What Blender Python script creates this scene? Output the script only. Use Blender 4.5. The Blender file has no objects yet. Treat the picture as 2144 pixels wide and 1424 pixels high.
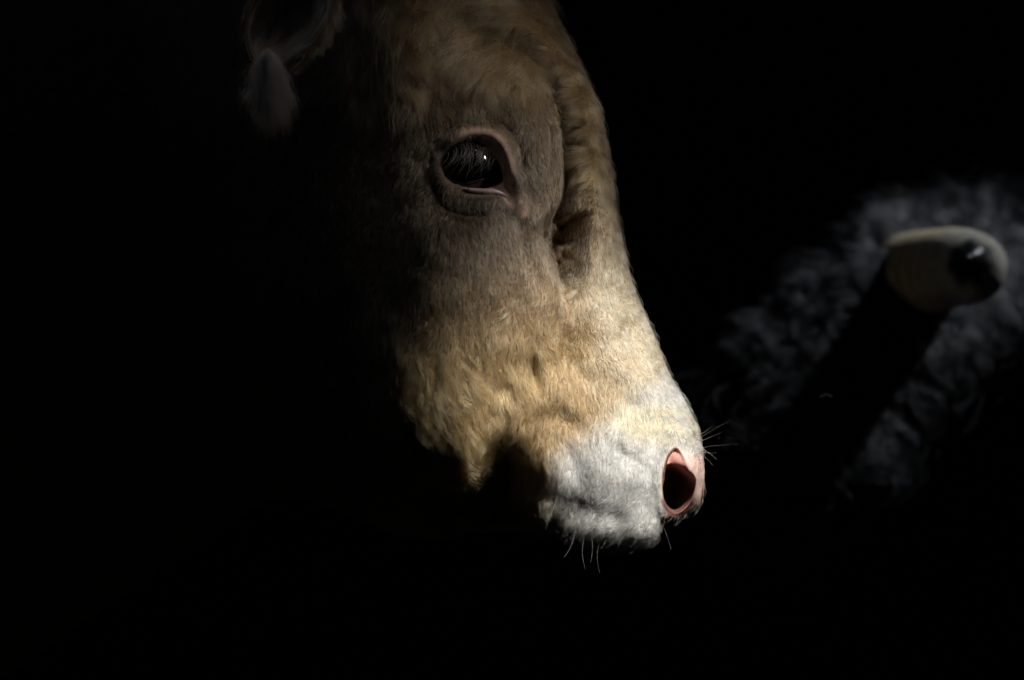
import bpy, math
import numpy as np
from mathutils import Vector

sc = bpy.context.scene
rng = np.random.default_rng(7)
S = 0.0004            # metres per photo pixel at the plane of the head
CAMD = 3.0            # camera distance
H0 = 1.25             # height of the picture centre above the ground


def W(px, py, y):
    """photo position + depth behind the head plane -> world position"""
    px = np.asarray(px, float); py = np.asarray(py, float); y = np.asarray(y, float)
    k = (CAMD + y) / CAMD
    return np.stack([(px - 1072) * S * k, y + 0 * px, (712 - py) * S * k + H0], -1)


# ------------------------------------------------------------------ camera
cam = bpy.data.cameras.new('camera')
cam.sensor_width = 36
cam.lens = 36 * CAMD / (2144 * S)
cam.clip_end = 100
cam.dof.use_dof = True
cam.dof.focus_distance = CAMD - 0.09
cam.dof.aperture_fstop = 3.0
co = bpy.data.objects.new('camera', cam)
co.location = (0, -CAMD, H0)
co.rotation_euler = (math.pi / 2, 0, 0)
sc.collection.objects.link(co)
sc.camera = co
sc.render.resolution_x, sc.render.resolution_y = 1024, 680

# ------------------------------------------------------------------ world and lamps
world = bpy.data.worlds.new('World')
sc.world = world
world.use_nodes = True
bg = world.node_tree.nodes['Background']
bg.inputs[0].default_value = (0.5, 0.6, 0.8, 1)
bg.inputs[1].default_value = 0.008
vs = sc.view_settings
vs.view_transform = 'Standard'; vs.look = 'None'; vs.exposure = 0; vs.gamma = 1
sc.cycles.use_denoising = True
sc.cycles.max_bounces = 8
sc.cycles.sample_clamp_indirect = 4


def aim(o, target):
    o.rotation_euler = (Vector(target) - o.location).to_track_quat('-Z', 'Y').to_euler()


def spot(name, loc, target, power, angle, blend, radius, color):
    l = bpy.data.lights.new(name, 'SPOT')
    l.energy = power; l.spot_size = math.radians(angle); l.spot_blend = blend
    l.shadow_soft_size = radius; l.color = color
    o = bpy.data.objects.new(name, l); o.location = loc; aim(o, target)
    sc.collection.objects.link(o)
    return o


def area(name, loc, target, power, sx, sy, color, spread=180):
    l = bpy.data.lights.new(name, 'AREA')
    l.shape = 'RECTANGLE'; l.size = sx; l.size_y = sy; l.energy = power; l.color = color
    l.spread = math.radians(spread)
    o = bpy.data.objects.new(name, l); o.location = loc; aim(o, target)
    sc.collection.objects.link(o)
    return o


KEY = np.array((0.33, -0.70, 0.62)); KEY /= np.linalg.norm(KEY)
mz = W(1312, 1008, -0.08)
spot('sun_beam_lamp', tuple(mz + KEY * 3.2), tuple(mz), 1280, 7.3, 0.85, 0.05, (1.0, 0.95, 0.86))
ey = W(1160, 240, -0.1)
area('window_lamp', tuple(ey + np.array((0.70, -0.56, 0.55))), tuple(ey), 0.051, 0.11, 0.22, (1.0, 0.92, 0.83), 15)
eh = W(610, 90, -0.15)
spot('ear_fill_lamp', tuple(eh + np.array((0.5, -0.9, 1.7))), tuple(eh), 9, 9, 1.0, 0.08, (1.0, 0.95, 0.9))  # added fill light for the ear alone, no real opening in a roof
hn = W(1825, 850, 0.45)
KEY2 = np.array((0.60, 0.11, 0.78)); KEY2 /= np.linalg.norm(KEY2)
spot('doorway_lamp', tuple(hn + KEY2 * 2.4), tuple(hn), 135, 13.5, 1.0, 0.05, (0.86, 0.91, 1.0))

# ------------------------------------------------------------------ helpers


def catmull(P, n):
    P = np.asarray(P, float)
    m = len(P)
    u = np.linspace(0, m - 1 - 1e-9, n)
    i = np.floor(u).astype(int); f = (u - i)[:, None]
    def g(j): return P[np.clip(j, 0, m - 1)]
    a, b, c, d = g(i - 1), g(i), g(i + 1), g(i + 2)
    return 0.5 * (2 * b + (c - a) * f + (2 * a - 5 * b + 4 * c - d) * f ** 2 + (3 * b - a - 3 * c + d) * f ** 3)


def sstep(a, b, x):
    t = np.clip((x - a) / (b - a), 0, 1)
    return t * t * (3 - 2 * t)


def pdist(x, y, pts, closed=False):
    """distance to polyline, and (if closed) sign negative inside"""
    pts = np.asarray(pts, float)
    if closed: pts = np.vstack([pts, pts[:1]])
    d2 = np.full(x.shape, 1e18)
    ins = np.zeros(x.shape, bool)
    for (x0, y0), (x1, y1) in zip(pts[:-1], pts[1:]):
        dx, dy = x1 - x0, y1 - y0
        t = np.clip(((x - x0) * dx + (y - y0) * dy) / (dx * dx + dy * dy + 1e-9), 0, 1)
        d2 = np.minimum(d2, (x - x0 - t * dx) ** 2 + (y - y0 - t * dy) ** 2)
        if closed:
            cond = (y0 > y) != (y1 > y)
            ins ^= cond & (x < (x1 - x0) * (y - y0) / (y1 - y0 + 1e-12) + x0)
    d = np.sqrt(d2)
    return np.where(ins, -d, d) if closed else d


def smoothline(pts, n=60): return catmull(pts, n)


def smoothloop(pts, n=90):
    P = np.asarray(pts, float)
    Q = np.vstack([P[-2:], P, P[:3]])
    C = catmull(Q, n * 2)
    m = len(Q)
    u = np.linspace(0, m - 1, n * 2)
    return C[(u >= 2) & (u < m - 3)]


def stroke(x, y, pts, w, amp):
    return amp * np.exp(-(pdist(x, y, pts) / w) ** 2)


def blob(x, y, cx, cy, rx, ry, amp, rot=0.0):
    c, s = math.cos(rot), math.sin(rot)
    dx, dy = x - cx, y - cy
    return amp * np.exp(-(((dx * c + dy * s) / rx) ** 2 + ((-dx * s + dy * c) / ry) ** 2))


_perm = np.random.default_rng(3).random((64, 64, 2))


def vnoise(x, y, seed=0):
    """smooth value noise in [-1,1] on the plane"""
    x = x + seed * 17.3; y = y + seed * 9.1
    i = np.floor(x).astype(int); j = np.floor(y).astype(int)
    f = x - i; g = y - j
    f = f * f * (3 - 2 * f); g = g * g * (3 - 2 * g)
    def r(a, b): return _perm[a % 64, b % 64, seed % 2]
    return 2 * ((r(i, j) * (1 - f) + r(i + 1, j) * f) * (1 - g) + (r(i, j + 1) * (1 - f) + r(i + 1, j + 1) * f) * g) - 1


def mesh_obj(name, verts, faces, mat, parent=None, smooth=True, attrs=None):
    me = bpy.data.meshes.new(name)
    verts = np.asarray(verts, np.float32)
    faces = np.asarray(faces, np.int32)
    me.vertices.add(len(verts)); me.vertices.foreach_set('co', verts.ravel())
    k = faces.shape[1]
    me.loops.add(faces.size); me.loops.foreach_set('vertex_index', faces.ravel())
    me.polygons.add(len(faces))
    me.polygons.foreach_set('loop_start', np.arange(0, faces.size, k, dtype=np.int32))
    me.polygons.foreach_set('loop_total', np.full(len(faces), k, np.int32))
    me.update(calc_edges=True)
    me.validate()
    if smooth: me.polygons.foreach_set('use_smooth', np.ones(len(me.polygons), bool))
    for an, av in (attrs or {}).items():
        a = me.attributes.new(an, 'FLOAT_COLOR', 'POINT')
        c = np.ones((len(verts), 4), np.float32); c[:, :3] = av
        a.data.foreach_set('color', c.ravel())
    me.materials.append(mat)
    o = bpy.data.objects.new(name, me)
    sc.collection.objects.link(o)
    if parent is not None: o.parent = parent
    return o


def hair_obj(name, pts, rad, col, mat, parent=None):
    """pts (n,k,3) rad (n,k) col (n,3) -> one Curves object"""
    n, k = pts.shape[:2]
    hc = bpy.data.hair_curves.new(name)
    hc.add_curves([k] * n)
    hc.attributes['position'].data.foreach_set('vector', pts.astype(np.float32).ravel())
    r = hc.attributes.get('radius') or hc.attributes.new('radius', 'FLOAT', 'POINT')
    r.data.foreach_set('value', rad.astype(np.float32).ravel())
    a = hc.attributes.new('haircol', 'FLOAT_COLOR', 'CURVE')
    c = np.ones((n, 4), np.float32); c[:, :3] = np.clip(col, 0, 1)
    a.data.foreach_set('color', c.ravel())
    hc.materials.append(mat)
    o = bpy.data.objects.new(name, hc)
    sc.collection.objects.link(o)
    if parent is not None: o.parent = parent
    return o


def material(name):
    m = bpy.data.materials.new(name); m.use_nodes = True
    nt = m.node_tree
    return m, nt, nt.nodes['Principled BSDF']


def tagged(o, label=None, cat=None, kind=None, group=None):
    if label: o['label'] = label
    if cat: o['category'] = cat
    if kind: o['kind'] = kind
    if group: o['group'] = group
    return o


# ------------------------------------------------------------------ materials
def skin_material(name, rough=0.65, spec=0.3, bump=0.25, scale=900):
    m, nt, b = material(name)
    at = nt.nodes.new('ShaderNodeAttribute'); at.attribute_name = 'coat'
    nz = nt.nodes.new('ShaderNodeTexNoise'); nz.inputs['Scale'].default_value = 120
    nz.inputs['Detail'].default_value = 6
    tc = nt.nodes.new('ShaderNodeTexCoord'); nt.links.new(tc.outputs['Object'], nz.inputs['Vector'])
    mr = nt.nodes.new('ShaderNodeMapRange')
    mr.inputs['From Min'].default_value = 0.3; mr.inputs['From Max'].default_value = 0.7
    mr.inputs['To Min'].default_value = 0.75; mr.inputs['To Max'].default_value = 1.2
    nt.links.new(nz.outputs['Fac'], mr.inputs['Value'])
    mx = nt.nodes.new('ShaderNodeMix'); mx.data_type = 'RGBA'; mx.blend_type = 'MULTIPLY'
    mx.inputs[0].default_value = 1
    nt.links.new(at.outputs['Color'], mx.inputs[6]); nt.links.new(mr.outputs['Result'], mx.inputs[7])
    nt.links.new(mx.outputs[2], b.inputs['Base Color'])
    b.inputs['Roughness'].default_value = rough
    b.inputs['Specular IOR Level'].default_value = spec
    n2 = nt.nodes.new('ShaderNodeTexNoise'); n2.inputs['Scale'].default_value = scale
    nt.links.new(tc.outputs['Object'], n2.inputs['Vector'])
    bp = nt.nodes.new('ShaderNodeBump'); bp.inputs['Strength'].default_value = bump
    bp.inputs['Distance'].default_value = 0.0008
    nt.links.new(n2.outputs['Fac'], bp.inputs['Height'])
    nt.links.new(bp.outputs['Normal'], b.inputs['Normal'])
    b.inputs['Subsurface Weight'].default_value = 0.15
    b.inputs['Subsurface Radius'].default_value = (0.004, 0.0015, 0.0008)
    b.inputs['Subsurface Scale'].default_value = 1.0
    return m


def hair_material(name, rough=0.38, radial=0.6, coat=0.0, ior=1.55):
    m = bpy.data.materials.new(name); m.use_nodes = True
    nt = m.node_tree
    nt.nodes.remove(nt.nodes['Principled BSDF'])
    out = nt.nodes['Material Output']
    h = nt.nodes.new('ShaderNodeBsdfHairPrincipled')
    h.model = 'CHIANG'; h.parametrization = 'COLOR'
    at = nt.nodes.new('ShaderNodeAttribute'); at.attribute_name = 'haircol'
    nt.links.new(at.outputs['Color'], h.inputs['Color'])
    h.inputs['Roughness'].default_value = rough
    h.inputs['Radial Roughness'].default_value = radial
    h.inputs['Coat'].default_value = coat
    if 'IOR' in h.inputs: h.inputs['IOR'].default_value = ior
    nt.links.new(h.outputs[0], out.inputs['Surface'])
    return m


skin_m = skin_material('cattle_skin')
hair_m = hair_material('coat_hair')
dark_hair_m = hair_material('black_coat_hair', 0.3, 0.5, 0.0, 1.38)

# ================================================================== THE LIGHT BROWN COW
# cross sections: front outline point, back outline point, half width near, mid depth
sec = [
    # Fx    Fy    Bx    By    N      mid     e
    (1452, 1080, 1436, 1098, 0.018, -0.006, 2.0),
    (1469, 1052, 1405, 1118, 0.044, -0.026, 2.2),
    (1474, 1010, 1365, 1138, 0.064, -0.043, 2.5),
    (1473, 970, 1320, 1148, 0.076, -0.050, 2.8),
    (1465, 925, 1265, 1150, 0.083, -0.047, 2.9),
    (1450, 880, 1205, 1140, 0.085, -0.043, 2.8),
    (1428, 835, 1160, 1115, 0.080, -0.039, 2.4),
    (1400, 785, 1110, 1112, 0.080, -0.035, 2.4),
    (1373, 720, 1050, 1118, 0.082, -0.030, 2.4),
    (1345, 650, 985, 1128, 0.086, -0.026, 2.4),
    (1320, 588, 905, 1136, 0.094, -0.022, 2.5),
    (1304, 520, 820, 1130, 0.104, -0.018, 2.6),
    (1290, 440, 740, 1110, 0.114, -0.014, 2.7),
    (1279, 360, 660, 1085, 0.122, -0.010, 2.8),
    (1263, 280, 590, 1070, 0.127, -0.006, 2.8),
    (1241, 200, 520, 1080, 0.130, 0.000, 2.8),
    (1212, 130, 450, 1110, 0.132, 0.008, 2.7),
    (1178, 62, 370, 1160, 0.136, 0.020, 2.6),
    (1140, -5, 280, 1220, 0.145, 0.035, 2.5),
    (1085, -80, 180, 1290, 0.160, 0.055, 2.4),
    (1000, -160, 60, 1370, 0.180, 0.080, 2.3),
    (860, -230, -80, 1470, 0.205, 0.11, 2.2),
    (650, -290, -250, 1590, 0.235, 0.15, 2.2),
    (380, -340, -450, 1730, 0.27, 0.19, 2.1),
    (50, -380, -700, 1880, 0.30, 0.23, 2.0),
    (-300, -400, -950, 2000, 0.32, 0.27, 2.0),
]
sec = np.array(sec)
NT, NN, NF = 640, 520, 150
# more sections where the face is
u = np.linspace(0, 1, NT)
SEC = catmull(sec, 4000)
tt = np.concatenate([np.linspace(0, 19, int(NT * 0.88), endpoint=False), np.linspace(19, 25, NT - int(NT * 0.88))])
SEC = SEC[np.clip((tt / 25 * 3999).astype(int), 0, 3999)]
phin = np.linspace(0, math.pi, NN, endpoint=False)
phif = np.linspace(math.pi, 2 * math.pi, NF, endpoint=False)
phi = np.concatenate([phin, phif])
cc = np.sign(np.cos(phi)) * np.abs(np.cos(phi))
T, PH = np.meshgrid(np.arange(NT), phi, indexing='ij')
F = SEC[:, None, 0:2]; B = SEC[:, None, 2:4]
e = SEC[:, None, 6]
ux = np.cos(PH); uy = np.sin(PH)
r = (np.abs(ux) ** e + np.abs(uy) ** e) ** (-1 / e)
ux, uy = ux * r, uy * r
mid = (F + B) / 2
half = (F - B) / 2
PX = mid[..., 0] + half[..., 0] * ux
PY = mid[..., 1] + half[..., 1] * ux
nw = SEC[:, None, 4]
YY = SEC[:, None, 5] - nw * uy


def cap_first(PX, PY, YY):
    # close the muzzle end: first rings shrink to a point
    return PX, PY, YY


NEAR = sstep(0.02, 0.35, uy)       # weight of near-side modelling


def grid_normals(P):
    du = np.gradient(P, axis=0)
    dv = np.roll(P, -1, 1) - np.roll(P, 1, 1)
    n = np.cross(du, dv)
    n /= np.linalg.norm(n, axis=-1, keepdims=True) + 1e-12
    return n


# --- outlines of the features, in photo pixels
EYE = smoothloop([(929, 354), (940, 333), (963, 318), (998, 312), (1026, 320), (1044, 340), (1053, 364), (1052, 383),
                  (1018, 396), (980, 393), (946, 377)])
EYE = (EYE - (1000, 362)) * (0.95, 0.90) + (1000, 362)
NOSTRIL = smoothloop([(1414, 939), (1401, 951), (1393, 972), (1388, 1000), (1390, 1040), (1398, 1063), (1416, 1074), (1438, 1062),
                      (1453, 1035), (1458, 1008), (1449, 988), (1440, 972), (1428, 949)])
JAW = smoothline([(700, -150), (735, 0), (760, 150), (770, 300), (775, 450), (785, 600), (815, 740), (845, 860), (900, 940),
                  (965, 985), (1010, 960), (1045, 925), (1090, 930), (1125, 965), (1150, 1010), (1150, 1055), (1160, 1090)])


def side_of_jaw(x, y):
    """positive = behind / below the cheek line"""
    poly = np.vstack([JAW, [(1150, 2600), (-1500, 2600), (-1500, -900), (660, -900)]])
    return -pdist(x, y, poly, closed=True)


def relief(x, y):
    d = np.zeros(x.shape)
    # cheek and orbit masses
    d += blob(x, y, 1090, 270, 85, 130, 0.012, -0.25)
    d += blob(x, y, 1000, 175, 110, 70, 0.006)
    d += blob(x, y, 985, 560, 120, 130, 0.008, 0.3)
    d += blob(x, y, 905, 470, 60, 110, 0.003)
    d += blob(x, y, 870, 330, 60, 150, -0.005)
    d += blob(x, y, 905, 165, 30, 60, -0.006, 0.2)
    d += blob(x, y, 850, 90, 50, 60, 0.006)
    # curly ridge in front of the brow and the fold behind it
    ridge = smoothline([(1060, 30), (1110, 70), (1160, 130), (1205, 205), (1228, 280), (1237, 350), (1238, 430), (1248, 500)])
    d += stroke(x, y, ridge + np.array((-3, 0)), 20, 0.0105) * sstep(520, 380, y)
    ry = pdist(x, y, ridge)
    d += 0.0014 * np.exp(-(ry / 26) ** 2) * 1.8 * vnoise(x / 30, y / 9, 3) * sstep(520, 420, y)
    fold = smoothline([(1050, 68), (1085, 88), (1115, 115), (1150, 165), (1178, 220), (1191, 290), (1196, 350), (1192, 410), (1180, 450)])
    d += stroke(x, y, fold, 13, -0.026)
    d += blob(x, y, 1112, 118, 34, 15, -0.018, 0.75)
    # pit below the brow
    pit = pdist(x, y, smoothloop([(1140, 490), (1168, 462), (1200, 448), (1228, 446), (1232, 520), (1230, 580), (1205, 612), (1180, 585), (1160, 540)]), True)
    ex = sstep(1185, 1215, x)
    d += -0.046 * (sstep(10, -26, pit) * ex + sstep(38, -42, pit) * (1 - ex)) * (1 + 0.15 * vnoise(x / 14, y / 18, 4))
    d += blob(x, y, 1135, 500, 40, 55, 0.004)
    d += blob(x, y, 1190, 610, 12, 40, -0.006)
    # tear groove
    d += stroke(x, y, smoothline([(1062, 428), (1085, 470), (1112, 540), (1140, 600)]), 20, -0.0045)
    # wrinkles of the brow plate
    for k, (a, b) in enumerate([(1150, 1172), (1128, 1150), (1165, 1182)]):
        d += stroke(x, y, smoothline([(a - 12, 200 + 30 * k), (b - 5, 270), (b, 340), (a + 6, 400)]), 4.5, -0.0020)
    # eye lids
    up = smoothline([(918, 352), (930, 318), (958, 295), (1000, 289), (1038, 301), (1062, 333), (1074, 375), (1092, 425)])
    d += stroke(x, y, smoothline([(940, 290), (970, 272), (1005, 268), (1042, 282), (1070, 320), (1080, 370)]), 20, 0.0045)
    d += stroke(x, y, up, 15, 0.0080) * (0.35 + 0.65 * sstep(925, 975, x))
    d += stroke(x, y, smoothline([(940, 268), (985, 248), (1035, 256), (1078, 292), (1096, 350)]), 7, -0.0035)
    lo = smoothline([(922, 370), (940, 400), (975, 417), (1020, 420), (1060, 432), (1088, 446)])
    d += stroke(x, y, lo, 15, 0.0035)
    d += stroke(x, y, smoothline([(903, 330), (905, 380), (925, 425), (960, 447), (1010, 452)]), 6, -0.0035)
    d += stroke(x, y, smoothline([(890, 350), (900, 415), (940, 458), (1000, 475)]), 7, -0.0015)
    d += blob(x, y, 1070, 398, 17, 24, -0.006, -0.5)
    # bridge and side of the nose
    d += stroke(x, y, smoothline([(1250, 640), (1290, 740), (1345, 820), (1400, 870)]), 26, 0.005)
    d += blob(x, y, 1320, 700, 32, 45, -0.003)
    d += blob(x, y, 1195, 740, 30, 55, -0.004, -0.3)
    d += blob(x, y, 1235, 780, 55, 30, -0.0022, 0.4)
    d += blob(x, y, 1195, 885, 42, 24, -0.0038, 0.5)
    d += blob(x, y, 1200, 960, 22, 60, -0.003, -0.5)
    d += blob(x, y, 1140, 830, 60, 50, 0.004)
    d += blob(x, y, 1120, 775, 10, 30, -0.015, -0.1)
    d += blob(x, y, 1050, 810, 30, 22, -0.004, 0.3)
    d += blob(x, y, 1011, 790, 6, 22, -0.005)
    d += blob(x, y, 912, 800, 9, 45, -0.005, 0.15)
    d += blob(x, y, 1060, 720, 50, 30, 0.003)
    # muzzle pads
    d += blob(x, y, 1285, 985, 70, 60, 0.006, 0.3)
    d += blob(x, y, 1330, 920, 45, 30, 0.003)
    d += blob(x, y, 1325, 965, 40, 12, -0.0025, 0.6)
    d += stroke(x, y, smoothline([(1150, 1032), (1200, 1052), (1245, 1070), (1290, 1085)]), 18, -0.0016)
    d += stroke(x, y, smoothline([(1150, 1085), (1210, 1105), (1280, 1115), (1350, 1112)]), 24, 0.004)
    # nostril wing rim
    dn = pdist(x, y, NOSTRIL, True)
    d += 0.0025 * np.exp(-((dn - 9) / 10) ** 2) * sstep(1430, 1400, x)
    # soft lumps everywhere
    d += 0.0014 * vnoise(x / 42, y / 48, 1) + 0.0004 * vnoise(x / 17, y / 24, 2)
    # streaky locks on the cheek and nose
    m = sstep(560, 700, y) * sstep(1000, 900, y)
    d += m * 0.0005 * vnoise(x / 7.5, y / 34, 5)
    return d


P = W(PX, PY, YY)
Nn = grid_normals(P)
if (Nn[NT // 2, NN // 2, 1]) > 0: Nn = -Nn
D = relief(PX, PY) * NEAR
PIT = blob(PX, PY, 1198, 522, 34, 74, 1.0, 0.1)
# carry the relief mostly towards the viewer side of the head, partly along the normal
dirv = 0.45 * Nn + np.array((0, -0.6, 0))
dirv /= np.linalg.norm(dirv, axis=-1, keepdims=True)
P = P + dirv * D[..., None]
# jaw set back below and behind the cheek line
sj = side_of_jaw(PX, PY)
soft = sstep(860, 520, PY)
b1 = sstep(-100, 170, sj) * soft + sstep(-45, 95, sj) * (1 - soft)
back = 0.075 * b1 * sstep(1130, 1040, PX) + 0.034 * sstep(-34, 60, sj) * sstep(1040, 1130, PX)
P[..., 1] += back
P[..., 1] += 0.024 * sstep(-20, 120, (PX - 1400) * 0.62 + (PY - 1005) * 0.78) * sstep(1360, 1410, PX) * NEAR
P[..., 1] += 0.016 * sstep(-130, 0, sj) * sstep(1000, 930, PX) * NEAR
P[..., 1] += 0.34 * sstep(40, 560, sj)
# lower lip keeps below; eye socket and nostril
de = pdist(PX, PY, EYE, True)
sock = sstep(5, -4, de)
P[..., 1] += 0.034 * sock * NEAR
dn = pdist(PX, PY, NOSTRIL, True)
rw_ = sstep(1405, 1440, PX)
nos = sstep(2.5, -7, dn) * (1 - rw_) + sstep(2, -15, dn) * rw_
nd = 0.006 + 0.055 * sstep(998, 1022, PY + 0.35 * (PX - 1410))
P[..., 1] += nd * nos * NEAR * sstep(0.0, 0.3, uy)
P[..., 0] -= 0.010 * sstep(-3, -18, dn) * NEAR
P[..., 2] += 0.008 * sstep(-3, -18, dn) * NEAR

NP = NN + NF
idx = np.arange(NT * NP).reshape(NT, NP)
a = idx[:-1]; b = idx[1:]
q = np.stack([a, np.roll(a, -1, 1), np.roll(b, -1, 1), b], -1).reshape(-1, 4)
Nf = grid_normals(P)
if (Nf[NT // 2, NN // 2, 1]) > 0: Nf = -Nf; flip = True
else: flip = False


def lerp3(a, b, t): return a + (b - a) * t[..., None]


TAN = np.array((0.37, 0.235, 0.105)); FAWN = np.array((0.60, 0.48, 0.31)); BROWN = np.array((0.34, 0.225, 0.125))
GREY = np.array((0.28, 0.215, 0.155)); WHITE = np.array((0.62, 0.62, 0.61)); CREAM = np.array((0.74, 0.66, 0.46))
PINK = np.array((0.60, 0.42, 0.38)); DGREY = np.array((0.30, 0.30, 0.30))


def coat(x, y):
    """coat colour and hairlessness (0 hair .. 1 bare)"""
    sh = x.shape
    c = np.broadcast_to(BROWN, sh + (3,)).copy()
    wn = 30 * vnoise(x / 60, y / 60, 2)
    lower = sstep(560, 720, y + 0.15 * (x - 1100) + wn)
    c = lerp3(c, TAN, lower)
    # front of the face is fawn
    fr = sstep(1160, 1290, x + wn - 0.25 * (y - 600)) * sstep(430, 620, y)
    c = lerp3(c, FAWN, fr)
    c = lerp3(c, np.array((0.38, 0.245, 0.115)), sstep(1180, 1230, x) * sstep(560, 380, y))
    # grey round the eye
    g = np.exp(-(((x - 1030) / 170) ** 2 + ((y - 400) / 190) ** 2) * 1.2)
    c = lerp3(c, GREY, np.clip(g * 1.1, 0, 1))
    # pale muzzle
    mzz = sstep(-45, 45, (x - 1235) * 0.55 + (y - 905) * 0.83 + wn * 0.9) * sstep(1120, 1200, x + wn)
    cr = sstep(-40, 30, (x - 1300) * 0.9 - (y - 900) * 0.2) * sstep(820, 880, y) * sstep(960, 890, y)
    c = lerp3(c, WHITE * 0.9, mzz)
    c = lerp3(c, CREAM, cr)
    spot_ = sstep(0.15, 0.75, vnoise(x / 22, y / 18, 4) + 0.4 * vnoise(x / 8, y / 7, 1)) * mzz
    c = lerp3(c, DGREY, 0.55 * spot_)
    c = lerp3(c, DGREY, 0.5 * mzz * sstep(0.45, 0.75, vnoise(x / 5, y / 5, 5)))
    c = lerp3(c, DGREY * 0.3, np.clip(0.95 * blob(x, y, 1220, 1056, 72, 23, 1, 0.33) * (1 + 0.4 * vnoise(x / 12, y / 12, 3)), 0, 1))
    # bare skin: lids, nostril rim, nose pad
    dn = pdist(x, y, NOSTRIL, True)
    pad = sstep(1412, 1432, x + 0.25 * (y - 960)) * sstep(925, 965, y)
    rim = sstep(9, 2, dn)
    de = pdist(x, y, EYE, True)
    lid = sstep(26, 10, de) * sstep(1110, 1090, x) * 0.8
    lid = np.maximum(lid, sstep(20, 8, pdist(x, y, [(1050, 385), (1070, 415), (1092, 445)])))
    band = np.exp(-(pdist(x, y, smoothline([(945, 300), (975, 284), (1010, 283), (1042, 302), (1062, 340), (1068, 380)])) / 15) ** 2)
    lid = lid * (0.25 + 0.75 * sstep(935, 1010, x + 0.25 * (350 - y)))
    lid = np.maximum(lid, band * sstep(935, 975, x))
    bare = np.clip(np.maximum(np.maximum(pad, rim), lid), 0, 1)
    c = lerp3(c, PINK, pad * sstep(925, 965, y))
    c = lerp3(c, np.array((0.30, 0.20, 0.165)), pad * sstep(1020, 1062, y))  # shade under the nose pad painted into the colour
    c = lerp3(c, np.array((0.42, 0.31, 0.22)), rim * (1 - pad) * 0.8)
    c = lerp3(c, np.array((0.74, 0.54, 0.44)), lid)
    inside = sstep(5, -1, dn) * (1 - 0.5 * sstep(1410, 1445, x) * sstep(-14, -4, dn) * sstep(1030, 1000, y))
    c = lerp3(c, lerp3(np.broadcast_to(np.array((0.45, 0.21, 0.18)), sh + (3,)), np.array((0.09, 0.035, 0.03)), np.maximum(sstep(1000, 1018, y), sstep(1414, 1398, x + 0.25 * (y - 960)))), inside)  # pink at the top; the hollow's shade is painted in below and at left
    c = lerp3(c, np.array((0.12, 0.055, 0.045)), sstep(11, 4, dn) * sstep(1030, 1058, y))  # shade along the lower nostril rim, painted into the colour
    ine = sstep(3, -2, de)
    c = lerp3(c, np.array((0.12, 0.05, 0.04)), ine)
    return c, bare


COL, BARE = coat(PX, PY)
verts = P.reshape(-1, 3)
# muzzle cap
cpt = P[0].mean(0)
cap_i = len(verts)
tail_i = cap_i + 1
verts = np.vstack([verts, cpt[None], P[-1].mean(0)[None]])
colv = np.vstack([(COL * (0.40 + 0.60 * BARE[..., None])).reshape(-1, 3), PINK[None], BROWN[None]])  # skin under hair darkened in colour, as shade deep in the fur
r0 = idx[0]; r1 = idx[-1]
cap = np.stack([np.full(NP, cap_i), np.roll(r0, -1), r0, r0], -1)

root = bpy.data.objects.new('cow', None)
root.location = tuple(W(300, 900, 0.1)); root.location.z = 0.0
sc.collection.objects.link(root)
tagged(root, 'light brown cow with pale muzzle and pink nostril, its lit head lowered in profile', 'cow')
RL = np.array(root.location)


def mesh_ngon(name, verts, quads, tris, mat, parent, attrs):
    me = bpy.data.meshes.new(name)
    verts = np.asarray(verts, np.float32)
    loops = np.concatenate([quads.ravel(), tris.ravel()]).astype(np.int32)
    nq, ntr = len(quads), len(tris)
    me.vertices.add(len(verts)); me.vertices.foreach_set('co', verts.ravel())
    me.loops.add(len(loops)); me.loops.foreach_set('vertex_index', loops)
    me.polygons.add(nq + ntr)
    me.polygons.foreach_set('loop_start', np.concatenate([np.arange(nq) * 4, nq * 4 + np.arange(ntr) * 3]).astype(np.int32))
    me.polygons.foreach_set('loop_total', np.concatenate([np.full(nq, 4), np.full(ntr, 3)]).astype(np.int32))
    me.update(calc_edges=True); me.validate()
    me.polygons.foreach_set('use_smooth', np.ones(nq + ntr, bool))
    for an, av in attrs.items():
        at = me.attributes.new(an, 'FLOAT_COLOR', 'POINT')
        c = np.ones((len(verts), 4), np.float32); c[:, :3] = av
        at.data.foreach_set('color', c.ravel())
    me.materials.append(mat)
    o = bpy.data.objects.new(name, me)
    sc.collection.objects.link(o)
    if parent is not None: o.parent = parent
    return o


t1 = np.stack([np.full(NP, cap_i), np.roll(r0, -1), r0], -1)
t2 = np.stack([np.full(NP, tail_i), r1, np.roll(r1, -1)], -1)
if not flip:
    pass
body = mesh_ngon('body', verts - RL, q, np.vstack([t1, t2]), skin_m, root, {'coat': colv})

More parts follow.
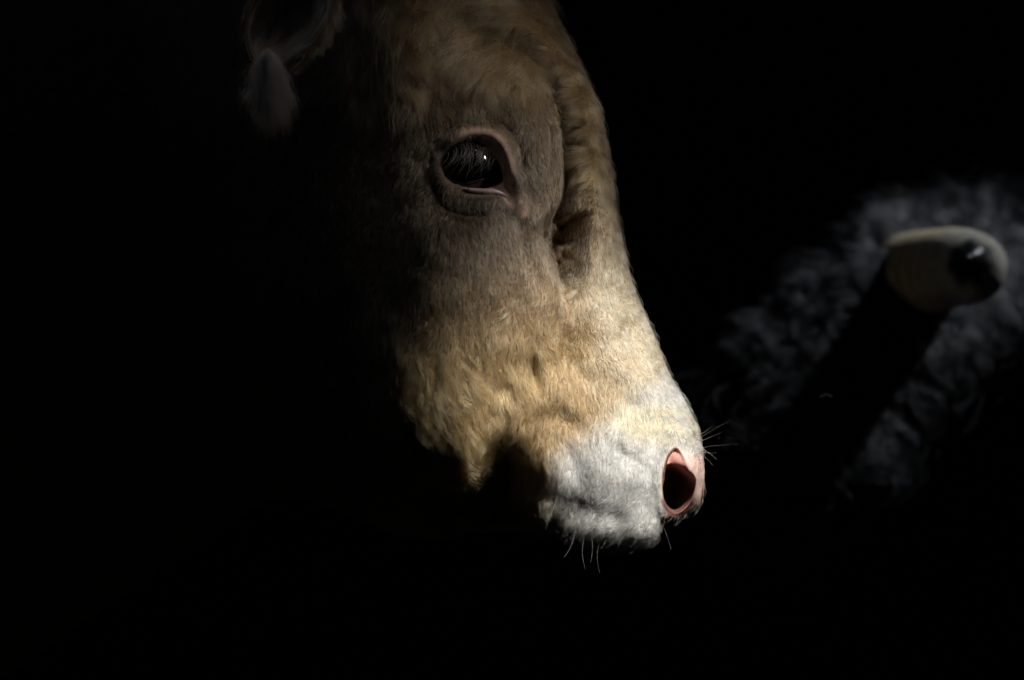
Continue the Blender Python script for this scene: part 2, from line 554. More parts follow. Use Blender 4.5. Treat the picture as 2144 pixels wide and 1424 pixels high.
# ------------------------------------------------------------------ fur of the light brown cow
FOLD = smoothline([(1050, 68), (1085, 88), (1115, 115), (1150, 165), (1178, 220), (1191, 290), (1196, 350), (1192, 410), (1186, 460)])
FLOW = np.array([
    # px, py, dx, dy
    (800, 40, 0.7, 0.7), (850, 100, 0.8, 0.6), (880, 160, 0.6, 0.6), (800, 180, -0.3, 0.9), (760, 60, -0.2, 1), (820, 250, -0.4, 0.9),
    (930, 60, -0.1, 1), (960, 120, -0.5, 0.8), (1010, 60, -0.3, 0.9), (1040, 120, -0.4, 0.8), (950, 200, 0.2, 0.7), (1000, 210, 0.6, 0.6),
    (1090, 170, 0.4, 0.9), (1130, 260, 0.2, 1), (1150, 380, 0.0, 1), (1110, 450, 0.2, 1),
    (1060, 50, -0.6, 0.6), (1120, 60, -0.8, 0.5), (1170, 130, -0.9, 0.4), (1210, 220, -0.9, 0.3), (1228, 300, -0.9, 0.25),
    (1235, 380, -0.8, 0.5), (1230, 460, -0.3, 1), (1265, 330, 0.1, 1), (1280, 420, 0.1, 1), (1180, 30, 0.3, 1), (1240, 180, 0.2, 1),
    (870, 330, -0.4, 0.9), (880, 450, -0.1, 1), (950, 520, 0.1, 1), (1050, 540, 0.15, 1), (980, 620, 0.0, 1), (860, 600, -0.2, 1),
    (1180, 520, -0.4, 0.9), (1160, 620, 0.1, 1), (1250, 560, 0.1, 1), (1290, 600, 0.15, 1), (1340, 700, 0.3, 1),
    (1250, 720, 0.1, 1), (1180, 720, 0.05, 1), (1100, 720, -0.05, 1), (1010, 720, -0.2, 1), (940, 740, -0.5, 0.9), (880, 700, -0.3, 1),
    (960, 800, 0.7, 0.3), (930, 830, 0.2, 0.9), (900, 870, 0.3, 0.9), (940, 920, 0.5, 0.9), (980, 900, 0.1, 1), (1040, 860, -0.1, 1),
    (1100, 860, 0.0, 1), (1180, 860, 0.1, 1), (1160, 950, 0.3, 1), (1260, 850, 0.1, 1), (1380, 820, 0.4, 0.9), (1430, 880, 0.3, 1),
    (1300, 930, -0.3, 0.9), (1260, 1000, -0.5, 0.8), (1340, 1000, -0.2, 1), (1360, 1080, -0.6, 0.7), (1300, 1110, -0.8, 0.6),
    (1230, 1100, -0.4, 0.9), (1170, 1080, -0.3, 0.9), (1050, 1000, -0.2, 1), (1100, 1060, -0.4, 0.9), (700, 600, -0.5, 0.9),
    (600, 300, -0.6, 0.8), (500, 900, -0.7, 0.7), (300, 400, -0.8, 0.6), (100, 1100, -0.8, 0.6),
])


def flow(x, y):
    f = np.zeros(x.shape + (2,)); w = np.zeros(x.shape)
    for fx, fy, dx, dy in FLOW:
        sg = 45.0
        d2 = (x - fx) ** 2 + (y - fy) ** 2
        ww = np.exp(-d2 / (2 * sg * sg)) + 1e2 / (1e5 + d2) ** 1.0 * 0.02
        l = math.hypot(dx, dy)
        f[..., 0] += ww * dx / l; f[..., 1] += ww * dy / l; w += ww
    f /= w[..., None]
    f /= np.linalg.norm(f, axis=-1, keepdims=True) + 1e-6
    return f


def hair_len(x, y):
    """metres"""
    L = np.full(x.shape, 0.0075)
    L += 0.014 * sstep(230, 110, y) * sstep(1180, 1100, x)
    ridge = [(1060, 30), (1110, 70), (1160, 130), (1205, 205), (1228, 280), (1237, 350), (1238, 430), (1240, 480)]
    L += 0.004 * np.exp(-(pdist(x, y, ridge) / 26) ** 2)
    L += 0.006 * blob(x, y, 910, 850, 90, 120, 1, -0.4)
    L += 0.005 * blob(x, y, 1060, 760, 110, 90, 1)
    L += 0.004 * sstep(380, 470, y) * -np.exp(-(pdist(x, y, ridge) / 26) ** 2)
    L -= 0.007 * np.exp(-(pdist(x, y, FOLD) / 14) ** 2) + 0.0045 * blob(x, y, 1195, 510, 50, 100, 1)
    L -= 0.0035 * sstep(860, 930, y) * sstep(1160, 1240, x)
    L += 0.004 * sstep(1085, 1110, y) * sstep(1400, 1350, x)
    L -= 0.004 * sstep(130, 60, np.hypot(x - 1000, y - 350))
    return np.clip(L, 0.0025, 0.03)


def make_fur(Pg, Ng, PXg, PYg, weight, n, colour_fn, len_fn, flow_fn, bare_fn, rr, rg, clump_px=8, lift=0.28,
             clump=0.55, K=6, wave=0.12, angn=1.0, vary=0.42, flyk=2.4):
    """sample hairs on a grid surface"""
    A = np.linalg.norm(np.cross(Pg[1:, :-1] - Pg[:-1, :-1], Pg[:-1, 1:] - Pg[:-1, :-1]), axis=-1)
    w = A * weight[:-1, :-1]
    cum = np.cumsum(w.ravel()); tot = cum[-1]
    pick = np.searchsorted(cum, rg.random(n) * tot)
    i, j = np.unravel_index(np.clip(pick, 0, w.size - 1), w.shape)
    fu, fv = rg.random(n), rg.random(n)
    def bl(G):
        s = (slice(None),) if G.ndim == 2 else ()
        fu_, fv_ = (fu, fv) if G.ndim == 2 else (fu[:, None], fv[:, None])
        return (G[i, j] * (1 - fu_) + G[i + 1, j] * fu_) * (1 - fv_) + (G[i, j + 1] * (1 - fu_) + G[i + 1, j + 1] * fu_) * fv_
    root = bl(Pg); nr = bl(Ng); nr /= np.linalg.norm(nr, axis=1, keepdims=True) + 1e-9
    x = bl(PXg); y = bl(PYg)
    c, bare = colour_fn(x, y)
    keep = rg.random(n) > bare * 0.97
    root, nr, x, y, c = root[keep], nr[keep], x[keep], y[keep], c[keep]
    n = len(x)
    # clump cell = jittered lattice in picture space
    c = c * (1 + 0.30 * vnoise(x / 10, y / 34, 8) + 0.22 * vnoise(x / 4.5, y / 17, 9))[:, None]
    ci = np.floor(x / clump_px + 0.5 * vnoise(x / 40, y / 40, 1)); cj = np.floor(y / (clump_px * 1.3))
    hsh = (ci * 73856093 + cj * 19349663).astype(np.int64) % 65521
    hr = np.random.default_rng(11).random((65521, 5))[hsh]
    cx = (ci + 0.2 + 0.6 * hr[:, 0]) * clump_px; cy = (cj + 0.2 + 0.6 * hr[:, 1]) * clump_px * 1.3
    f = flow_fn(x, y)
    ang = angn * (0.40 * vnoise(x / 34, y / 34, 6) + 0.22 * vnoise(x / 11, y / 14, 7) + 0.14 * rg.standard_normal(n) + 0.35 * (hr[:, 2] - 0.5))
    ca, sa = np.cos(ang), np.sin(ang)
    dx = f[:, 0] * ca - f[:, 1] * sa; dy = f[:, 0] * sa + f[:, 1] * ca
    d3 = np.stack([dx, np.zeros(n), -dy], -1)
    d3 -= nr * (d3 * nr).sum(1, keepdims=True)
    d3 /= np.linalg.norm(d3, axis=1, keepdims=True) + 1e-9
    side = np.cross(nr, d3)
    fly = rg.random(n) < 0.03
    L = len_fn(x, y) * (0.65 + 0.6 * rg.random(n)) * (0.8 + 0.4 * hr[:, 3])
    toc = np.stack([(cx - x) * S, np.zeros(n), -(cy - y) * S], -1)
    toc -= nr * (toc * nr).sum(1, keepdims=True)
    s = np.linspace(0, 1, K)[None, :, None]
    L = np.where(fly, L * 1.35, L)
    lf = (np.where(fly, flyk, 1.0) * lift * (0.7 + 0.6 * rg.random(n)))[:, None, None]
    L3 = L[:, None, None]
    wv = (wave * (2 * hr[:, 4] - 1))[:, None, None]
    pts = (root[:, None] + d3[:, None] * L3 * s + nr[:, None] * L3 * lf * (s - 0.75 * s * s) * 1.3
           + side[:, None] * L3 * wv * np.sin(s * 3.6 + hr[:, 0][:, None, None] * 6) + toc[:, None] * clump * s * np.clip(L / 0.007, 0.0, 1)[:, None, None] ** 2)
    pts[:, 0] -= nr * 0.0006
    rad = rr * (0.75 + 0.5 * rg.random(n))[:, None] * np.linspace(1, 0.25, K)[None]
    c = c * (1.0 - vary * 0.6 + vary * hr[:, 2] + 0.16 * rg.standard_normal(n))[:, None]
    return pts, rad, np.clip(c, 0.01, 0.95)


inframe = sstep(-250, -100, PX) * sstep(1600, 1500, PY) * sstep(-230, -120, PY)
dens = (0.15 + 0.85 * np.clip(Nf[..., 1] * -1.5 + 0.6, 0, 1)) * inframe
dens *= 0.15 + 0.85 * sstep(700, 820, PX)
dens *= 1 + 1.2 * sstep(850, 930, PY) * sstep(1150, 1230, PX)
dens *= 1 - 0.75 * PIT  # hair thinned in the pit so the darkened skin deepens its shade
dens *= 1 - 0.985 * sstep(12, 2, pdist(PX, PY, EYE, True)) 
dens *= 1 - 0.995 * sstep(8, 2, pdist(PX, PY, NOSTRIL, True))
pts, rad, col = make_fur(P, Nf, PX, PY, dens, 330000, coat, hair_len, flow, None, 0.00013, rng)
lock = (sstep(250, 150, PY) * sstep(1130, 1060, PX) * sstep(720, 800, PX)
        + 1.4 * np.exp(-(pdist(PX, PY, [(1075, 45), (1120, 90), (1165, 150), (1200, 215), (1222, 290), (1230, 350)]) / 20) ** 2)
        + 0.45 * blob(PX, PY, 905, 850, 70, 110, 1, -0.4) + 0.25 * blob(PX, PY, 1010, 800, 120, 60, 1)
        + 0.35 * np.exp(-(pdist(PX, PY, JAW[JAW[:, 1] > 640]) / 32) ** 2)) * NEAR * sstep(-200, -100, PY) * sstep(8, 22, pdist(PX, PY, FOLD))


def lock_len(x, y):
    L = np.full(x.shape, 0.025)
    L += 0.006 * sstep(160, 60, y)
    L -= 0.009 * sstep(1130, 1190, x)
    L -= 0.009 * sstep(560, 680, y)
    return np.clip(L, 0.006, 0.03)


p_b, r_b, c_b = make_fur(P, Nf, PX, PY, lock, 80000, coat, lock_len, flow, None, 0.00016, rng, clump_px=16, lift=0.46,
                         clump=0.9, wave=0.22, angn=0.9, vary=0.95, flyk=1.0)
print('locks', len(p_b))
fur = hair_obj('fur', np.vstack([pts, p_b]) - RL, np.vstack([rad, r_b]), np.vstack([col, c_b]), hair_m, root)

# ------------------------------------------------------------------ eye
def uv_sphere(c, r, nu=96, nv=64, squash=(1, 1, 1)):
    th = np.linspace(0, math.pi, nv); ph = np.linspace(0, 2 * math.pi, nu, endpoint=False)
    TH, PHH = np.meshgrid(th, ph, indexing='ij')
    v = np.stack([np.sin(TH) * np.cos(PHH) * squash[0], -np.cos(TH) * squash[1], np.sin(TH) * np.sin(PHH) * squash[2]], -1) * r
    v = v.reshape(-1, 3) + np.asarray(c)
    id_ = np.arange(nu * nv).reshape(nv, nu)
    f = np.stack([id_[:-1], id_[1:], np.roll(id_[1:], -1, 1), np.roll(id_[:-1], -1, 1)], -1).reshape(-1, 4)
    return v, f


ii, jj = np.unravel_index(np.argmin((PX - 990) ** 2 + (PY - 350) ** 2 + 1e6 * (uy < 0.2)), PX.shape)
edge = (np.abs(de) < 12) & (uy > 0.3)
ylid = P[..., 1][(np.abs(de - 6) < 3) & (uy > 0.3)].mean()
print('lid depth', ylid)
m_eye, nt, b = material('dark_cornea')
b.inputs['Base Color'].default_value = (0.004, 0.003, 0.004, 1)
b.inputs['Roughness'].default_value = 0.06
b.inputs['Coat Weight'].default_value = 0.6
b.inputs['Coat Roughness'].default_value = 0.02
er = 0.0275
ec = W(988, 352, ylid + er * 0.79)
v, f = uv_sphere(ec, er)
eye = mesh_obj('eye', v - RL, f, m_eye, root)
# pale sliver of white and wet rim along the lower lid
m_wet, nt, b = material('wet_lid_rim')
b.inputs['Base Color'].default_value = (0.62, 0.47, 0.46, 1)
b.inputs['Roughness'].default_value = 0.15
b.inputs['Coat Weight'].default_value = 0.8


def tube(pts, rad, n=12):
    pts = np.asarray(pts, float); rad = np.asarray(rad, float)
    t = np.gradient(pts, axis=0); t /= np.linalg.norm(t, axis=1, keepdims=True)
    upv = np.tile(np.array((0.13, -0.97, 0.2)), (len(pts), 1))
    a_ = np.cross(t, upv); a_ /= np.linalg.norm(a_, axis=1, keepdims=True) + 1e-9
    b_ = np.cross(t, a_)
    an = np.linspace(0, 2 * math.pi, n, endpoint=False)
    v = pts[:, None] + rad[:, None, None] * (a_[:, None] * np.cos(an)[None, :, None] + b_[:, None] * np.sin(an)[None, :, None])
    id_ = np.arange(len(pts) * n).reshape(len(pts), n)
    f = np.stack([id_[:-1], np.roll(id_[:-1], -1, 1), np.roll(id_[1:], -1, 1), id_[1:]], -1).reshape(-1, 4)
    f = np.vstack([f, id_[0][[0, 1, 2, 3]][None][:0]])
    return v.reshape(-1, 3), f


def surf_y(x, y):
    k = np.argmin((PX - x) ** 2 + (PY - y) ** 2 + 1e6 * (uy < 0.15))
    return P[..., 1].ravel()[k]


rp = smoothline([(972, 395), (990, 399), (1015, 401), (1040, 402), (1062, 411)], 30)
ry_ = np.array([surf_y(a_, b_ + 10) for a_, b_ in rp]) + 0.001
rr_ = 0.0020 * np.sin(np.linspace(0.25, math.pi - 0.2, 30)) + 0.0004
v, f = tube(W(rp[:, 0], rp[:, 1], ry_), rr_)
mesh_obj('eyelid_rim', v - RL, f, m_wet, root)

# ------------------------------------------------------------------ lashes, whiskers
def strands(defs, r0, colr, K=9):
    """defs: list of (x0,y0,yd0,x1,y1,yd1,x2,y2,yd2) quadratic curves in photo space"""
    D_ = np.array(defs, float)
    s = np.linspace(0, 1, K)[None, :]
    def q(a, b, c): return a[:, None] * (1 - s) ** 2 + 2 * b[:, None] * s * (1 - s) + c[:, None] * s ** 2
    px = q(D_[:, 0], D_[:, 3], D_[:, 6]); py = q(D_[:, 1], D_[:, 4], D_[:, 7]); yy = q(D_[:, 2], D_[:, 5], D_[:, 8])
    pts = W(px, py, yy)
    rad = r0 * np.linspace(1, 0.3, K)[None] * (0.8 + 0.4 * rng.random(len(D_)))[:, None]
    col = np.tile(np.asarray(colr, float), (len(D_), 1)) * (0.8 + 0.35 * rng.random(len(D_)))[:, None]
    return pts, rad, col


L_ = []
for k in range(48):
    t = rng.random()
    x0 = 935 + 105 * t; y0 = 320 - 22 * math.sin(math.pi * t ** 0.9) + 6 * rng.random()
    yy = ylid - 0.003
    ln = (34 + 34 * rng.random() ** 2) * (0.65 + 0.5 * math.sin(math.pi * t))
    sw = -0.55 + 0.45 * t + 0.35 * rng.standard_normal() * (0.5 + t)
    L_.append((x0, y0, yy, x0 + 0.20 * ln, y0 + 0.4 * ln, yy - 0.012, x0 + sw * ln, y0 + ln, yy - 0.010 - 0.006 * rng.random()))
p_, r_, c_ = strands(L_, 0.00015, (0.55, 0.44, 0.30))
hair_obj('eyelashes', p_ - RL, r_, c_, hair_m, root)
L_ = []
for k in range(70):
    t = rng.random()
    x0 = 930 + 130 * t; y0 = 385 + 32 * math.sin(math.pi * (0.15 + 0.6 * t)) + 5 * rng.random()
    yy = surf_y(x0, y0)
    ln = 14 + 14 * rng.random()
    L_.append((x0, y0, yy, x0 - 3, y0 + 0.5 * ln, yy - 0.006, x0 + rng.normal(-4, 5), y0 + ln, yy - 0.006))
p_, r_, c_ = strands(L_, 0.00013, (0.5, 0.38, 0.26))
hair_obj('lower_eyelashes', p_ - RL, r_, c_, hair_m, root)

WH = [
    (1168, 1035, 1160, 1062, 1142, 1108, 0.00022), (1206, 1095, 1204, 1140, 1180, 1168, 0.00026), (1224, 1120, 1214, 1160, 1226, 1192, 0.00013),
    (1258, 1130, 1244, 1160, 1256, 1200, 0.00012), (1238, 1120, 1244, 1150, 1236, 1178, 0.00013),
    (1455, 930, 1480, 918, 1512, 905, 0.00018), (1458, 940, 1490, 932, 1545, 930, 0.00015), (1456, 935, 1485, 945, 1500, 962, 0.0002),
    (1455, 925, 1480, 905, 1530, 880, 0.00015), (1460, 945, 1485, 950, 1502, 948, 0.0002), (1458, 915, 1475, 905, 1490, 895, 0.00015),
    (1462, 950, 1482, 958, 1492, 975, 0.00015), (1390, 1105, 1400, 1130, 1405, 1150, 0.00014), (1340, 1135, 1334, 1150, 1318, 1160, 0.0001),
]
L_ = []; rw = []
for (x0, y0, x1, y1, x2, y2, rr) in WH:
    ys = surf_y(x0, y0) - 0.001
    L_.append((x0, y0, ys, x1, y1, ys - 0.012, x2, y2, ys - 0.015)); rw.append(rr)
for k in range(26):
    t = rng.random(); x0 = 1170 + 240 * t; y0 = 1085 + 30 * math.sin(math.pi * t) + rng.normal(0, 10)
    ys = surf_y(x0, y0)
    ln = 14 + 20 * rng.random()
    L_.append((x0, y0, ys, x0 - 0.2 * ln, y0 + 0.5 * ln, ys - 0.006, x0 + rng.normal(-0.5, 0.4) * ln, y0 + ln, ys - 0.008)); rw.append(0.00007)
p_, r_, c_ = strands(L_, 0.62, (0.52, 0.46, 0.38), K=14)
r_ = r_ * np.array(rw)[:, None]
hair_obj('whiskers', p_ - RL, r_, c_, hair_m, root)

# ------------------------------------------------------------------ ear
def shell_grid(fn, nu, nv):
    U, V = np.meshgrid(np.linspace(0, 1, nu), np.linspace(0, 1, nv), indexing='ij')
    return U, V, fn(U, V)


def ear_fn(U, V):
    # U along the ear from base (below, towards the skull) to the tip (above the frame), V round the cup
    cx = 530 + 95 * U; cyy = 130 - 300 * U
    wdt = 14 + 71 * np.sin(np.clip(U * 1.15 + 0.12, 0, 1) * math.pi) ** 0.8
    ang = math.pi * (-0.08 + 1.16 * V)
    px = cx + 45 - wdt * np.cos(ang)
    dep = 0.02 + S * wdt * 1.15 * np.sin(ang) * 0.9
    py = cyy + 18 * np.sin(ang)
    return px, py, -0.155 + dep


U, V, (ex_, ey_, ez_) = shell_grid(ear_fn, 90, 80)
EP = W(ex_, ey_, ez_)
En = grid_normals(EP)
En = np.cross(np.gradient(EP, axis=0), np.gradient(EP, axis=1)); En /= np.linalg.norm(En, axis=-1, keepdims=True) + 1e-12
if En[45, 40, 1] > 0: En = -En
thick = 0.0025
front = EP; backp = EP - En * thick
nU, nV = U.shape
ia = np.arange(nU * nV).reshape(nU, nV); ib = ia + nU * nV
fq = [np.stack([ia[:-1, :-1], ia[:-1, 1:], ia[1:, 1:], ia[1:, :-1]], -1).reshape(-1, 4),
      np.stack([ib[:-1, :-1], ib[1:, :-1], ib[1:, 1:], ib[:-1, 1:]], -1).reshape(-1, 4)]
for (e1, e2) in ((ia[:, 0], ib[:, 0]), (ia[:, -1], ib[:, -1]), (ia[0], ib[0]), (ia[-1], ib[-1])):
    fq.append(np.stack([e1[:-1], e2[:-1], e2[1:], e1[1:]], -1))
ev = np.vstack([front.reshape(-1, 3), backp.reshape(-1, 3)])
ear = mesh_obj('ear', ev - RL, np.vstack(fq), skin_m, root, attrs={'coat': np.tile((0.22, 0.13, 0.10), (len(ev), 1))})


def ear_cols(x, y):
    c = np.broadcast_to(np.array((0.50, 0.45, 0.40)), x.shape + (3,)).copy()
    return c, np.zeros(x.shape)


def ear_flow(x, y):
    f = np.stack([-0.5 - 0 * x, 0.85 + 0 * x], -1)
    f[..., 0] = np.where(x > 640, -0.25, -0.6)
    return f / np.linalg.norm(f, axis=-1, keepdims=True)


we = np.ones(U.shape) * (0.15 + sstep(0.5, 0.7, V) * 2.0)
pe, re_, ce = make_fur(EP, En, ex_, ey_, we, 16000, ear_cols, lambda x, y: np.full(x.shape, 0.034), ear_flow, None, 0.00011, rng,
                       clump_px=16, lift=0.35, clump=0.7)
# outside of the ear and the tuft at its root
pe2, re2, ce2 = make_fur(backp, -En, ex_, ey_, 0.6 + 3 * (V > 0.9), 14000, lambda x, y: (np.broadcast_to(BROWN * 0.9, x.shape + (3,)).copy(), np.zeros(x.shape)),
                         lambda x, y: np.full(x.shape, 0.012), ear_flow, None, 0.00012, rng, clump_px=12)
tn = 7000
t = rng.random(tn); a_ = rng.normal(0, 1, tn)
x0 = 562 + 20 * a_ * (0.45 + 0.6 * t); y0 = 96 + 85 * t + 14 * rng.random(tn) + 6 * np.abs(a_)
yy = -0.165 - 0.012 * np.exp(-a_ ** 2) + 0.010 * rng.random(tn)
ln = (40 + 75 * rng.random(tn) ** 1.5) * np.exp(-0.12 * a_ ** 2)
D_ = np.stack([x0, y0, yy, x0 + 0.12 * a_ * ln, y0 + 0.5 * ln, yy - 0.006, x0 + (0.10 * a_ + 0.10 + 0.08 * rng.standard_normal(tn)) * ln, y0 + ln, yy], -1)
pt_, rt_, ct_ = strands(D_, 0.00012, (0.50, 0.42, 0.36), K=6)
hair_obj('ear_hair', np.vstack([pe, pe2, pt_]) - RL, np.vstack([re_, re2, rt_]), np.vstack([ce, ce2, ct_]), hair_m, ear).parent = ear
# core under the tuft so that it is solid
v, f = uv_sphere(W(562, 172, -0.122), 0.021, 40, 24, (0.66, 0.5, 1.25))
mesh_obj('ear_base', v - RL, f, skin_m, ear, attrs={'coat': np.tile((0.20, 0.14, 0.10), (len(v), 1))})

# ================================================================== THE BLACK COW
root2 = bpy.data.objects.new('cow', None)
root2.location = tuple(W(2300, 900, 0.8)); root2.location.z = 0
sc.collection.objects.link(root2)
tagged(root2, 'black curly-coated cow with one pale dark-tipped horn, behind in the shadow at the right', 'cow')
RL2 = np.array(root2.location)
# head lofted along its diagonal, from the muzzle (lower left) to the neck (upper right)
s2 = np.array([
    # Fx   Fy    Bx    By    N     mid   e
    (1440, 1090, 1520, 1150, 0.02, 0.44, 2.0),
    (1430, 1010, 1590, 1170, 0.08, 0.43, 2.3),
    (1450, 900, 1660, 1135, 0.11, 0.44, 2.7),
    (1490, 800, 1750, 1060, 0.125, 0.455, 2.9),
    (1555, 700, 1850, 975, 0.135, 0.475, 3.0),
    (1650, 620, 1930, 880, 0.14, 0.50, 3.0),
    (1745, 530, 2020, 790, 0.15, 0.53, 2.9),
    (1835, 452, 2150, 715, 0.155, 0.58, 2.8),
    (1950, 415, 2330, 660, 0.14, 0.66, 2.4),
    (2080, 360, 2600, 740, 0.14, 0.78, 2.2),
    (2230, 260, 3000, 1250, 0.18, 0.95, 2.0),
    (2400, 160, 3200, 1500, 0.22, 1.15, 2.0),
])
n2, m2 = 260, 260
SE = catmull(s2, n2)
ph2 = np.linspace(0, 2 * math.pi, m2, endpoint=False)
_, PHI2 = np.meshgrid(np.arange(n2), ph2, indexing='ij')
e2 = SE[:, None, 6]
vx = np.cos(PHI2); vy = np.sin(PHI2)
r2 = (np.abs(vx) ** e2 + np.abs(vy) ** e2) ** (-1 / e2); vx, vy = vx * r2, vy * r2
QX = (SE[:, None, 0] + SE[:, None, 2]) / 2 + (SE[:, None, 0] - SE[:, None, 2]) / 2 * vx
QY = (SE[:, None, 1] + SE[:, None, 3]) / 2 + (SE[:, None, 1] - SE[:, None, 3]) / 2 * vx
QZ = SE[:, None, 5] + 0.05 - SE[:, None, 4] * vy
Q = W(QX, QY, QZ)
N2 = grid_normals(Q)
if N2[n2 // 2, m2 // 4, 1] > 0: N2 = -N2
near2 = sstep(0, 0.3, vy)
D2 = 0.004 * vnoise(QX / 75, QY / 75, 1) + 0.0015 * vnoise(QX / 30, QY / 30, 2)
D2 += blob(QX, QY, 1640, 1100, 60, 22, 0.012, -0.4) + blob(QX, QY, 1655, 1060, 40, 16, -0.010, -0.4)
D2 += stroke(QX, QY, [(2160, 640), (2040, 750), (1900, 880), (1760, 1010), (1640, 1100)], 55, 0.022)
Q = Q + N2 * (D2 * near2)[..., None]
id2 = np.arange(n2 * m2).reshape(n2, m2)
a = id2[:-1]; b = id2[1:]
q2 = np.stack([a, np.roll(a, -1, 1), np.roll(b, -1, 1), b], -1).reshape(-1, 4)
v2 = np.vstack([Q.reshape(-1, 3), Q[0].mean(0)[None], Q[-1].mean(0)[None]])
t1 = np.stack([np.full(m2, n2 * m2), np.roll(id2[0], -1), id2[0]], -1)
t2 = np.stack([np.full(m2, n2 * m2 + 1), id2[-1], np.roll(id2[-1], -1)], -1)
mesh_ngon('body', v2 - RL2, q2, np.vstack([t1, t2]), skin_m, root2, {'coat': np.tile((0.005, 0.005, 0.006), (len(v2), 1))})
N2 = grid_normals(Q)
if N2[n2 // 2, m2 // 4, 1] > 0: N2 = -N2


def black_cols(x, y):
    return np.broadcast_to(np.array((0.0100, 0.0105, 0.0120)), x.shape + (3,)).copy(), np.zeros(x.shape)


def black_flow(x, y):
    f = np.stack([-0.5 + 0.9 * vnoise(x / 40, y / 40, 2), 0.85 + 0.5 * vnoise(x / 40, y / 40, 5)], -1)
    return f / (np.linalg.norm(f, axis=-1, keepdims=True) + 1e-6)


w2 = (0.2 + np.clip(-N2[..., 1] * 1.3 + 0.5, 0, 1)) * sstep(2330, 2200, QX)
p2, rd2, cl2 = make_fur(Q, N2, QX, QY, w2, 100000, black_cols, lambda x, y: 0.024 + 0.010 * vnoise(x / 50, y / 50, 3),
                        black_flow, None, 0.00022, rng, clump_px=19, lift=0.55, clump=0.95, wave=0.5, K=7, angn=1.2, vary=0.9)
hair_obj('fur', p2 - RL2, rd2, cl2, dark_hair_m, root2)

# horn
hp = catmull([(1880, 600, 0.55), (1905, 583, 0.50), (1950, 569, 0.44), (1995, 560, 0.39), (2030, 560, 0.345), (2036, 558, 0.30), (2030, 550, 0.265),
              (2022, 543, 0.245)], 140)
hr_ = catmull([(118,), (112,), (103,), (96,), (88,), (74,), (48,), (8,)], 140)[:, 0]
spine = W(hp[:, 0], hp[:, 1], hp[:, 2])
tn_ = np.gradient(spine, axis=0); tn_ /= np.linalg.norm(tn_, axis=1, keepdims=True)
a0 = np.cross(tn_, (0, 0, 1.0)); a0 /= np.linalg.norm(a0, axis=1, keepdims=True)
b0 = np.cross(tn_, a0)
an = np.linspace(0, 2 * math.pi, 72, endpoint=False)
rings = 1 + 0.012 * np.sin(np.arange(140) * 0.9) * np.linspace(1, 0.2, 140) + 0.01 * np.random.default_rng(5).standard_normal(140).cumsum() * 0.15
HV = spine[:, None] + (hr_ * rings * S)[:, None, None] * (a0[:, None] * np.cos(an)[None, :, None] + b0[:, None] * np.sin(an)[None, :, None])
ih = np.arange(140 * 72).reshape(140, 72)
fh = np.stack([ih[:-1], np.roll(ih[:-1], -1, 1), np.roll(ih[1:], -1, 1), ih[1:]], -1).reshape(-1, 4)
tip = HV[-1].mean(0)
hv = np.vstack([HV.reshape(-1, 3), tip[None]])
th_ = np.stack([np.full(72, len(hv) - 1), ih[-1], np.roll(ih[-1], -1)], -1)
tpar = np.repeat(np.linspace(0, 1, 140), 72)
base_c = np.array((0.85, 0.72, 0.46)); midc = np.array((0.68, 0.64, 0.53)); tipc = np.array((0.02, 0.022, 0.028))
hc_ = lerp3(np.broadcast_to(base_c, (len(tpar), 3)), midc, sstep(0.3, 0.6, tpar))
st = 0.5 + 0.5 * np.sin(tpar * 95 + 2 * np.tile(an, 140))
hc_ = hc_ * (0.82 + 0.25 * st)[:, None]
hc_ = lerp3(hc_, tipc, sstep(0.74, 0.90, tpar + 0.02 * np.tile(np.sin(an * 7), 140)))
hc_ = np.vstack([hc_, tipc[None]])
horn_m = skin_material('horn_keratin', 0.33, 0.5, 0.6, 160)
mesh_ngon('horn', hv - RL2, fh, th_, horn_m, root2, {'coat': hc_})

# ================================================================== SETTING
def box(name, lo, hi, mat):
    x0, y0, z0 = lo; x1, y1, z1 = hi
    v = [(x, y, z) for x in (x0, x1) for y in (y0, y1) for z in (z0, z1)]
    f = [(0, 1, 3, 2), (4, 6, 7, 5), (0, 4, 5, 1), (2, 3, 7, 6), (0, 2, 6, 4), (1, 5, 7, 3)]
    return mesh_obj(name, v, f, mat, smooth=False)


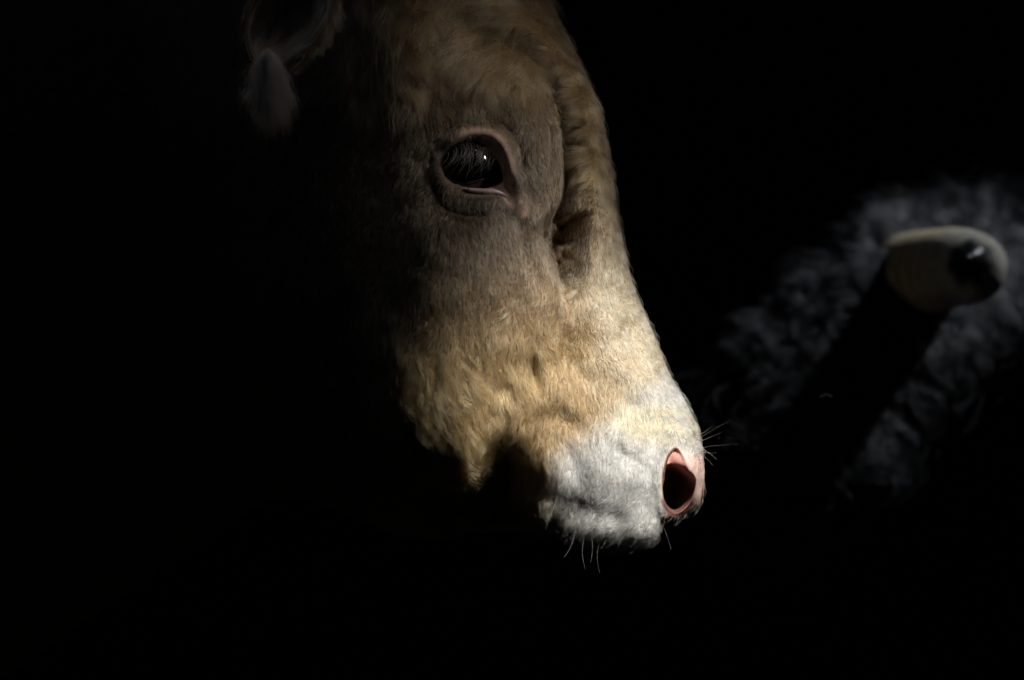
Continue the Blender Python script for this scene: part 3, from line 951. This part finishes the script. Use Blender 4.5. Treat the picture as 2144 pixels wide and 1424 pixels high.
gm, nt, b = material('dark_barn_earth')
nz = nt.nodes.new('ShaderNodeTexNoise'); nz.inputs['Scale'].default_value = 8; nz.inputs['Detail'].default_value = 8
cr = nt.nodes.new('ShaderNodeValToRGB'); cr.color_ramp.elements[0].color = (0.01, 0.008, 0.006, 1); cr.color_ramp.elements[1].color = (0.035, 0.028, 0.02, 1)
nt.links.new(nz.outputs['Fac'], cr.inputs[0]); nt.links.new(cr.outputs[0], b.inputs['Base Color'])
b.inputs['Roughness'].default_value = 0.95
tagged(box('ground', (-6, -5, -0.1), (6, 6, 0), gm), kind='structure')
wm, nt, b = material('dark_barn_boards')
b.inputs['Base Color'].default_value = (0.012, 0.010, 0.009, 1); b.inputs['Roughness'].default_value = 0.9
tagged(box('wall', (-6, 5.0, 0), (6, 5.2, 4), wm), kind='structure')

# ------------------------------------------------------------------ a fly in the air between the two heads
fr = bpy.data.objects.new('fly', None)
fr.location = tuple(W(1730, 828, 0.05))
sc.collection.objects.link(fr)
tagged(fr, 'tiny fly in the air between the pale muzzle and the horn', 'fly')
fm, nt, b = material('fly_body_shell')
b.inputs['Base Color'].default_value = (0.03, 0.028, 0.025, 1); b.inputs['Roughness'].default_value = 0.4
wgm, nt, b = material('fly_wing_film')
b.inputs['Base Color'].default_value = (0.14, 0.13, 0.12, 1); b.inputs['Roughness'].default_value = 0.3
parts = []
for c_, r_, sq in (((0, 0, 0), 0.0011, (1.3, 0.9, 0.9)), ((-0.0022, 0, -0.0003), 0.0012, (1.6, 0.95, 0.9)), ((0.0018, 0, 0.0001), 0.0008, (0.9, 1, 1))):
    parts.append(uv_sphere(c_, r_, 20, 12, sq))
vv, ff, o_ = [], [], 0
for v, f in parts:
    vv.append(v); ff.append(f + o_); o_ += len(v)
mesh_obj('body', np.vstack(vv), np.vstack(ff), fm, fr)
for sy in (-1, 1):
    ang = np.linspace(0, 2 * math.pi, 24, endpoint=False)
    wx = 0.0032 * np.cos(ang) + 0.0030; wy = 0.0012 * np.sin(ang) * (1.2 - 0.3 * np.cos(ang))
    top = np.stack([sy * wx, np.full(24, -0.0004), 0.0009 - 0.42 * wx + wy], -1)
    bot = top + np.array((0, 0.00006, 0))
    vw = np.vstack([top, bot])
    quads = np.stack([np.arange(24), np.roll(np.arange(24), -1), np.roll(np.arange(24), -1) + 24, np.arange(24) + 24], -1)
    vw = np.vstack([vw, top.mean(0)[None], bot.mean(0)[None]])
    k_ = np.arange(24)
    tr = np.vstack([np.stack([np.full(24, 48), np.roll(k_, -1), k_], -1), np.stack([np.full(24, 49), k_ + 24, np.roll(k_, -1) + 24], -1)])
    mesh_ngon('wing', vw, quads, tr, wgm, fr, {})
